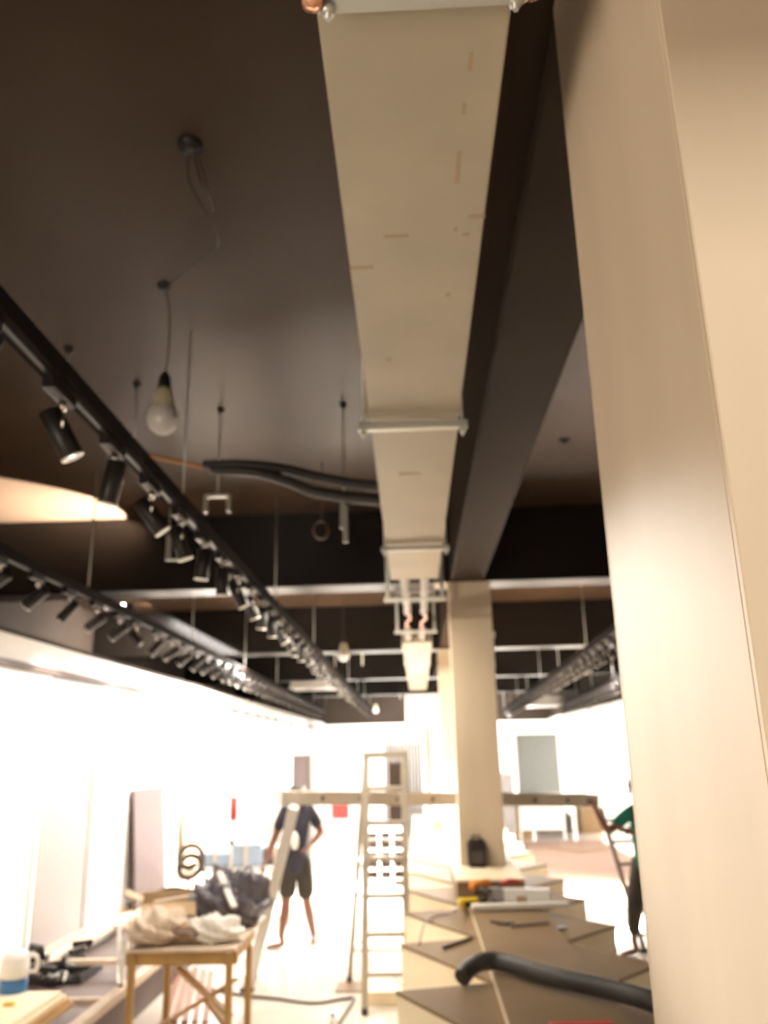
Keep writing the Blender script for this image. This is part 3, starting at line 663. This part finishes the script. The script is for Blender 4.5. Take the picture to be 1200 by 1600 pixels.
# heap of spare spotlight heads
heap = [(50, 1528, 0), (62, 1510, .02), (84, 1522, 0), (100, 1512, .02), (118, 1500, 0), (55, 1496, .1), (72, 1530, .0), (128, 1488, .03)]
for k, (x, y, dz) in enumerate(heap):
    p = at(x, y, Z=.26+dz)
    t = thing('spare_spotlight', 'black spare spotlight head in the heap on the low platform', 'spotlight', p, random.uniform(0, 6), 'spare spotlights heaped on the platform')
    a = random.uniform(0, 6); head(t, (math.cos(a), math.sin(a)*.6-.5, .25 if k % 2 else -.15), (0, 0, .0))
    MB().box(-.02, .02, -.09, .09, .05, .10, .004, Matrix.Rotation(a, 3, 'Z')).build('adapter_box', M['black'], t)
t = thing('black_tray', 'shallow black tray holding the heap of spare spotlights', 'tray', at(80, 1528, Z=.17))
MB().box(-.34, .34, -.22, .30, 0, .012).build('tray_base', M['black'], t)
for b in ((-.34, -.33, -.22, .30), (.33, .34, -.22, .30), (-.33, .33, -.22, -.21), (-.33, .33, .29, .30)): MB().box(*b, .012, .07).build('tray_side', M['black'], t)
# sheets at lower left
t = thing('plywood_stack', 'stack of pale boards with ochre edges in the lower left corner', 'boards', at(112, 1549, Z=.43)+Vector((-.42, -.36, -.105)))
for k in range(4): MB().box(-.44, .42-.02*k, -.75, .42-.03*k, k*.03, k*.03+.028, .003).build('board', M['ply2'] if k > 1 else M['wood'], t)
p = at(14, 1556, Z=.43)
t = thing('paint_jug', 'white plastic jug with handle on a blue tub at the left edge', 'jug', p+Vector((0, .05, .0)))
MB().lathe([(0, 0), (.085, 0), (.095, .02), (.095, .09), (.09, .10)], n=20).build('blue_tub', M['blue'], t)
MB().lathe([(0, .10), (.085, .10), (.095, .12), (.095, .22), (.075, .26), (.04, .275), (0, .275)], n=20).build('jug_body', M['white'], t)
MB().tube(spline([(.085, 0, .24), (.15, 0, .235), (.155, 0, .15), (.09, 0, .14)], 5), .013, 8).build('handle', M['white'], t)
one(MB().box(-.04, .04, -.02, .03, 0, .03, .008), 'yellow_sponge', M['yellow'], 'small yellow sponge in front of the blue tub', 'sponge', None, at(14, 1574, Z=.433))
# trestle
YT = 6.2
tr0 = at(205, 1488, Y=YT); tr1 = at(365, 1488, Y=YT); H = tr0.z; Wt = tr1.x-tr0.x
t = thing('sawhorse', 'ochre timber trestle with crossed braces carrying the junk pile', 'trestle', (tr0.x, YT, 0))
MB().bar((-.03, 0, H-.04), (Wt+.03, 0, H-.04), .05, .08, bev=.004).build('front_rail', M['wood'], t)
MB().bar((0, .75, H-.04), (Wt, .75, H-.04), .05, .07, bev=.004).build('rear_rail', M['wood'], t)
for x, y in ((.02, -.03), (Wt-.02, -.03), (.05, .75), (Wt-.04, .75)): MB().bar((x, y, 0), (x, y, H-.0), .045, .05, up=(0, 1, 0), bev=.004).build('leg', M['wood'], t)
MB().bar((Wt*.45, .02, H-.1), (Wt, .02, H*.42), .02, .09, up=(0, 1, 0)).build('brace', M['wood'], t)
MB().bar((.05, .35, .12), (Wt, .05, H*.72), .02, .09, up=(0, 1, 0)).build('brace', M['wood'], t)
MB().bar((.35, .7, H*.35), (Wt, .0, H*.3), .03, .04).build('stretcher', M['wood'], t)
MB().bar((.02, -.02, H-.05), (.02, .75, H-.05), .04, .06).build('side_rail', M['wood'], t); MB().bar((Wt-.02, -.02, H-.05), (Wt-.02, .75, H-.05), .04, .06).build('side_rail', M['wood'], t)
ob = one(MB().box(-.02, Wt+.02, -.02, 1.15, 0, .02, .003), 'work_board', M['pale'], 'pale board laid over the trestle beneath the junk', 'board', None, (tr0.x, YT-.02, H+.002))
HB = H+.024
def blob(name, m, loc, sx, sy, sz, seed, label, cat, n=10):
    rnd = random.Random(seed); bm = bmesh.new(); bmesh.ops.create_icosphere(bm, subdivisions=4, radius=1)
    for v in bm.verts:
        c = v.co; k = 1+.16*math.sin(c.x*5+seed)*math.cos(c.y*6+seed*2)+.09*math.sin(c.z*9+c.x*7+seed)+.04*math.sin(c.x*17+c.y*13+seed)+rnd.uniform(-.012, .012)
        v.co = Vector((c.x*sx*k, c.y*sy*k, max(0, (c.z*.5+.38)*sz*k)))
    me = bpy.data.meshes.new(name); bm.to_mesh(me); bm.free(); me.materials.append(m); o = bpy.data.objects.new(name, me); C.objects.link(o); o.location = loc; tag(o, label, cat); return o
def pj(x, y, Y): return at(x, y, Y=Y)
blob('plastic_sheet', M['plas'], Vector((pj(362, 1410, 7.0).x, 6.98, HB)), .27, .26, .44, 3, 'crumpled dark plastic sheet heaped on the trestle board', 'plastic sheet')
blob('packing_wrap', M['pale'], Vector((pj(240, 1455, 6.45).x+.04, 6.42, HB)), .19, .25, .22, 5, 'crumpled white packing wrap on the left of the junk pile', 'wrapping')
blob('packing_wrap', M['whiteb'], Vector((pj(335, 1452, 6.35).x, 6.38, HB)), .2, .14, .18, 8, 'crumpled pale wrap at the front right of the junk pile', 'wrapping')
t = thing('cardboard_box', 'open cardboard box on the left of the junk pile', 'box', (pj(262, 1440, 6.9).x, 6.9, HB)); t.rotation_euler = (0, 0, .3)
for b in ((-.2, .2, -.16, -.15, 0, .2), (-.2, .2, .15, .16, 0, .24), (-.2, -.19, -.15, .15, 0, .22), (.19, .2, -.15, .15, 0, .2)): MB().box(*b).build('box_side', M['card'], t)
MB().box(-.19, .19, -.15, .15, 0, .01).build('box_base', M['card'], t)
MB().box(-.2, .2, -.31, -.16, .19, .197, 0, Matrix.Rotation(.5, 3, 'X'), (0, -.16, .2)).build('flap', M['card'], t); MB().box(-.34, -.2, -.15, .15, .21, .217, 0, Matrix.Rotation(.4, 3, 'Y'), (-.2, 0, .21)).build('flap', M['card'], t)
t = thing('cardboard_box', 'low torn cardboard box at the front of the junk pile', 'box', (pj(290, 1468, 6.4).x, 6.45, HB)); t.rotation_euler = (0, 0, -.1)
MB().box(-.16, .14, -.12, .12, 0, .11, .004).build('box_body', M['card'], t); MB().box(-.17, .15, -.2, -.12, .10, .106, 0, Matrix.Rotation(.35, 3, 'X'), (0, -.12, .1)).build('flap', M['paper'], t)
for k, (cx, cy, Yc, r, lab) in enumerate(((298, 1362, 7.4, .10, 'brown hose coil standing up on top of the junk pile'), (270, 1388, 7.3, .19, 'wide dark hose loop lying over the cardboard boxes'))):
    c = pj(cx, cy, Yc)-Vector((0, 0, .13*k+.0)); o = one(MB().tube([(math.cos(u)*r, math.sin(u)*(.05 if k == 0 else .13), math.sin(u)*r*(1 if k == 0 else .45)+.004*j) for j, u in enumerate([i*math.pi/10 for i in range(38 if k == 0 else 21)])], .022 if k == 0 else .02, 8), 'hose_coil', M['brown'] if k == 0 else M['hose'], lab, 'hose', None, c)
for k, (x0, y0, x1, y1, Ya, Yb, m, lab) in enumerate(((342, 1362, 366, 1418, 6.9, 6.6, 'alud', 'bent grey metal strip lying on the dark plastic'), (405, 1425, 330, 1375, 7.1, 7.5, 'brown', 'dark board end sticking out right of the junk pile'),
        (380, 1402, 442, 1345, 8.0, 8.6, 'pale', 'pale timber batten slanting up behind the left ladder'), (300, 1400, 362, 1378, 6.8, 7.4, 'bluebox', 'blue grey strip across the plastic sheet'), (240, 1410, 330, 1395, 6.8, 7.0, 'pale', 'pale stick lying over the cardboard'))):
    one(MB().bar(pj(x0, y0, Ya), pj(x1, y1, Yb), .05, .018 if k != 1 else .07, bev=.002), 'metal_strip' if k in (0, 3) else 'timber_batten', M[m], lab, 'strip' if k in (0, 3) else 'timber')
# pole with red top
a = pj(356, 1372, 9.0); b = pj(366, 1246, 9.0)
t = thing('extension_pole', 'thin pale pole with a red tip standing behind the junk pile', 'pole', (a.x, a.y, 0)); b = b-Vector((a.x, a.y, 0))
MB().tube([(0, 0, .0), (b.x*.5, 0, b.z*.6), (b.x, 0, b.z*.88)], .016, 10).build('shaft', M['alu'], t)
MB().tube([(b.x*.93, 0, b.z*.86), (b.x, 0, b.z)], .034, 10).build('red_tip', M['red'], t)
for s in (.55, .72): MB().lathe([(.018, -.02), (.026, -.02), (.026, .02), (.018, .02)], (b.x*s, 0, b.z*s), 10).build('collar', M['black'], t)
# goods table behind
t = thing('goods_table', 'low grey table behind the junk pile stacked with bluish goods', 'table', (-2.35, 11.2, 0))
MB().box(-.55, .75, -.4, .5, .62, .66, .004).build('table_top', M['alu'], t); MB().box(-.5, .7, -.36, .46, .28, .31, .004).build('shelf', M['alu'], t)
for x, y in ((-.52, -.37), (.72, -.37), (-.52, .47), (.72, .47)): MB().box(x-.02, x+.02, y-.02, y+.02, 0, .62).build('leg', M['alu'], t)
for k, (x, y, w_, h, m, lab) in enumerate(((-2.6, 11.15, .22, .16, 'bluebox', 'low bluish parcel at the left of the goods table'), (-2.2, 11.1, .2, .26, 'bluebox', 'taller bluish parcel in the middle of the goods table'), (-1.85, 11.2, .18, .2, 'maroon', 'mauve parcel at the right of the goods table'), (-2.3, 11.2, .3, .2, 'plas', 'dark bundle on the shelf below the goods'))):
    z = .66 if k < 3 else .312
    t = thing('parcel', lab, 'parcel', (x, y, z)); MB().box(-w_, w_, -.15, .15, 0, h, .02).build('wrapped_body', M[m], t); MB().box(-.02, .02, -.152, .152, -.0, h+.004).build('tape', M['pale'], t)
# leaning boards at the left wall
def leanb(xa, xb, yt, Yb, m, label, th=.03):
    a = at(xa, 1400, X=WX0+.15); b = at(xb, 1400, X=WX0+.15); zt = at((xa+xb)/2, yt, X=WX0+.12).z
    t = one(MB().add([(0, a.y, .34), (0, b.y, .34), (-.10, b.y, zt), (-.10, a.y, zt), (th, a.y, .34), (th, b.y, .34), (-.10+th, b.y, zt), (-.10+th, a.y, zt)], [(0, 1, 2, 3), (4, 5, 6, 7), (0, 1, 5, 4), (1, 2, 6, 5), (2, 3, 7, 6), (3, 0, 4, 7)]), 'leaning_board', M[m], label, 'board', None, (WX0+.13, 0, 0))
leanb(212, 258, 1232, 0, 'maroon', 'dark mauve grey board leaning on the white wall')
leanb(290, 338, 1262, 0, 'card', 'brownish board leaning on the wall behind the junk pile')
leanb(340, 376, 1242, 0, 'grey', 'grey beige board leaning on the wall nearest the walking man')
# timber strips on floor
for k in range(1, 6):
    a = at(240+16*k, 1598, Z=.012); b = at(270+12*k, 1512+3*(k % 3), Z=.012)
    one(MB().bar(a, b, .05, .024, bev=.002), 'timber_strip', M['plank'], 'reddish timber strip lying on the floor under the trestle', 'timber', 'timber strips under the trestle')
one(MB().tube(spline([at(300, 1540, Z=.012), at(380, 1555, Z=.012), at(430, 1560, Z=.012), at(490, 1567, Z=.012), at(540, 1560, Z=.012), at(553, 1562, Z=.012), at(530, 1598, Z=.012), at(515, 1625, Z=.012)]), .012, 8), 'floor_cable', M['cord'], 'dark cable snaking over the glossy floor to the ladder', 'cable')
t = thing('water_bottle', 'small clear bottle with a dark cap at the bottom edge', 'bottle', at(520, 1612, Z=0))
MB().lathe([(0, 0), (.03, 0), (.032, .01), (.032, .07), (.025, .09), (.012, .10), (0, .10)], n=16).build('bottle_body', M['white'], t); MB().lathe([(0, .10), (.015, .10), (.015, .12), (0, .12)], n=12).build('cap', M['blue'], t)
# cardboard floor bits by ladder
one(MB().box(-.22, .12, -.2, .2, 0, .10, .004), 'pale_box', M['ply2'], 'low pale box on the floor at the foot of the step ladder', 'box', None, at(612, 1560, Z=0)+Vector((-.02, 0, 0)))
one(MB().box(-.34, .1, -.12, .2, 0, .012), 'pale_offcut', M['ply3'], 'flat board offcut under the rear feet of the step ladder', 'board', None, at(568, 1545, Z=0)+Vector((.1, 0, 0)))
# ================================================================ MIDDLE AND FAR THINGS
# crate rack seen through the ladder
c = at(612, 1385, Z=0)
t = thing('pallet_rack', 'white slatted crate rack on the floor seen through the step ladder', 'rack', c)
for k in range(6): MB().box(-.42, .26, 0, .7, .08+.14*k, .11+.14*k, .004).build('shelf', M['white'] if k else M['alud'], t)
for x in (-.40, -.18, .02, .24): MB().box(x-.02, x+.02, .0, .04, 0, .82).build('post', M['white'], t)
MB().box(-.38, .22, .3, .66, .12, .74).build('dark_contents', M['maroon'], t)
# far cupboard behind the man
a = at(457, 1180, Y=16); b = at(481, 1180, Y=16)
t = thing('tall_cupboard', 'tall dark cupboard with a white side standing beyond the walking man', 'cupboard', (a.x, 16, 0)); w_ = b.x-a.x
MB().box(0, w_, 0, .5, 0, a.z, .01).build('cupboard_body', M['brown2'], t)
MB().box(-.17, -.002, 0, .45, .0, a.z-.02, .01).build('white_side', M['white'], t); MB().box(.03, w_-.03, -.02, 0, .1, a.z-.08, .004).build('door', M['brown2'], t); MB().box(w_-.07, w_-.05, -.04, -.02, 1.2, 1.4).build('handle', M['alu'], t)
# red sign
a = at(518, 1254, Y=20); b = at(545, 1279, Y=20)
t = thing('red_notice', 'pale red square notice board beyond the left part of the plank', 'sign', (a.x, 20, 0)); MB().box(0, b.x-a.x, 0, .03, b.z, a.z, .004).build('notice_face', M['pinkred'], t); MB().box((b.x-a.x)/2-.02, (b.x-a.x)/2+.02, .03, .06, 0, a.z).build('post', M['alu'], t); MB().box(-.1, b.x-a.x+.1, -.1, .2, 0, .02).build('foot_plate', M['alu'], t)
# white boxed column and bulkhead, shutter
a = at(633, 1086, Y=17.9); b = at(686, 1086, Y=17.9); m_ = at(660, 1165, Y=17.9)
t = thing('white_bulkhead', 'white boxed bulkhead and pillar where the far duct ends', 'bulkhead', (a.x, 17.9, 0))
MB().box(0, b.x-a.x, 0, .6, m_.z+.35, a.z, .01).build('bulkhead_box', M['whiteb'], t)
MB().box(m_.x-a.x, m_.x-a.x+.09, 0, .5, 0, m_.z+.34, .005).build('pillar_board', M['whiteb'], t); MB().box(m_.x-a.x+.15, b.x-a.x, 0, .5, 0, m_.z+.34, .005).build('pillar_board', M['whiteb'], t)
MB().box(m_.x-a.x+.09, m_.x-a.x+.15, .1, .5, 0, m_.z+.34).build('shadow_gap', M['maroon'], t)
a = at(600, 1163, Y=21); b = at(659, 1163, Y=21)
t = thing('roller_shutter', 'grey vertical strip shutter left of the white pillar', 'shutter', (a.x, 21, 0)); n_ = 12; w_ = (b.x-a.x)/n_
for k in range(n_): MB().box(k*w_+.004, (k+1)*w_-.004, (k % 2)*.03, (k % 2)*.03+.02, 0, a.z, .003).build('slat', M['curtain'], t)
MB().box(0, n_*w_, -.02, .08, a.z, a.z+.1).build('head_box', M['whiteb'], t)
a = at(606, 1190, Y=19); b = at(628, 1190, Y=19)
t = thing('dark_locker', 'dark narrow locker in front of the grey shutter', 'locker', (a.x, 19, 0)); MB().box(0, b.x-a.x, 0, .35, 0, a.z, .01).build('locker_body', M['maroon'], t); MB().box(.02, b.x-a.x-.02, -.015, 0, .1, a.z-.05, .003).build('door', M['dark'], t)
# right side: glass panel
a = at(803, 1146, Y=20); b = at(872, 1146, Y=20)
t = thing('glass_screen', 'speckled grey glass screen in a white frame right of the middle column', 'screen', (a.x, 20, 0)); w_ = b.x-a.x
MB().box(.04, w_-.04, .01, .03, 1.0, a.z-.03).build('glass_pane', M['clear'], t)
for bb in ((0, .04, 0, .05, 0, a.z), (w_-.04, w_, 0, .05, 0, a.z), (.04, w_-.04, 0, .05, a.z-.03, a.z), (.04, w_-.04, 0, .05, .2, 1.0)): MB().box(*bb).build('frame', M['white'], t)
a = at(784, 1207, Y=18.3); b = at(803, 1240, Y=18.3)
t = thing('grey_cabinet', 'grey cabinet standing just right of the middle column above the plank', 'cabinet', (a.x, 18.3, 0)); MB().box(-.2, b.x-a.x, 0, .4, 0, a.z, .01).build('cabinet_body', M['alud'], t); MB().box(-.18, b.x-a.x-.02, -.02, 0, .05, a.z-.05, .004).build('door', M['curtain'], t)
def block(xa, xb, yt, yb, m, name, label, cat, dpt=.6, lid=True):
    c = at((xa+xb)/2, yb, Z=0); w_ = (at(xb, yb, Z=0)-at(xa, yb, Z=0)).length/2; zt = at((xa+xb)/2, yt, Y=c.y).z
    t = thing(name, label, cat, c); MB().box(-w_, w_, 0, dpt, 0, zt-.03, .004).build('carcass', M[m], t); MB().box(-w_-.01, w_+.01, -.01, dpt+.01, zt-.03, zt, .004).build('top_board', M[m], t); return t, w_, zt
block(788, 834, 1262, 1312, 'ply3', 'display_block', 'pale display block right of the middle column under the plank', 'display block')
block(909, 942, 1262, 1302, 'ply3', 'display_block', 'pale display block beside the arm of the man in green', 'display block')
t, w_, zt = block(840, 896, 1275, 1300, 'curtain', 'grey_stool', 'low round-edged grey seat stacked with grey parcels beyond the plank', 'seat')
for k in range(3): MB().box(-w_*.9+.1*k, w_*.9-.15*k, .05, .5, zt+.11*k, zt+.11*k+.10, .04).build('cushion', M['grey'] if k % 2 else M['bluebox'], t)
# brown paper sheets on the floor
P4 = [at(800, 1306, Z=0), at(960, 1322, Z=0), at(985, 1386, Z=0), at(822, 1386, Z=0)]
for k in range(3):
    y0 = 12.7+k*2.3; tag(MB().box(1.5, 3.9, y0, y0+2.28, 0.001, .006+.002*k).build('paper_sheet', M['paper']), ('nearest brown paper sheet covering the right floor', 'middle brown paper sheet covering the right floor', 'farthest brown paper sheet covering the right floor')[k], 'paper sheet')
p = at(910, 1326, Z=0); one(MB().box(-.5, .5, -.5, .5, 0.012, .03, .002, Matrix.Rotation(.5, 3, 'Z')), 'loose_panel', M['paper'], 'loose brown panel lying askew on the covered floor', 'panel', None, (p.x, p.y, 0))
p = at(938, 1219, X=WX1-.03); t = thing('picture_frame', 'small empty frame on the bright right wall', 'frame', (WX1-.022, p.y, p.z))
for bb in ((-.02, 0, -.35, .35, .22, .26), (-.02, 0, -.35, .35, -.26, -.22), (-.02, 0, -.35, -.31, -.22, .22), (-.02, 0, .31, .35, -.22, .22)): MB().box(*bb).build('frame_bar', M['alud'], t)
MB().box(-.01, 0, -.31, .31, -.22, .22).build('backing', M['white'], t)
bpy.context.view_layer.update()
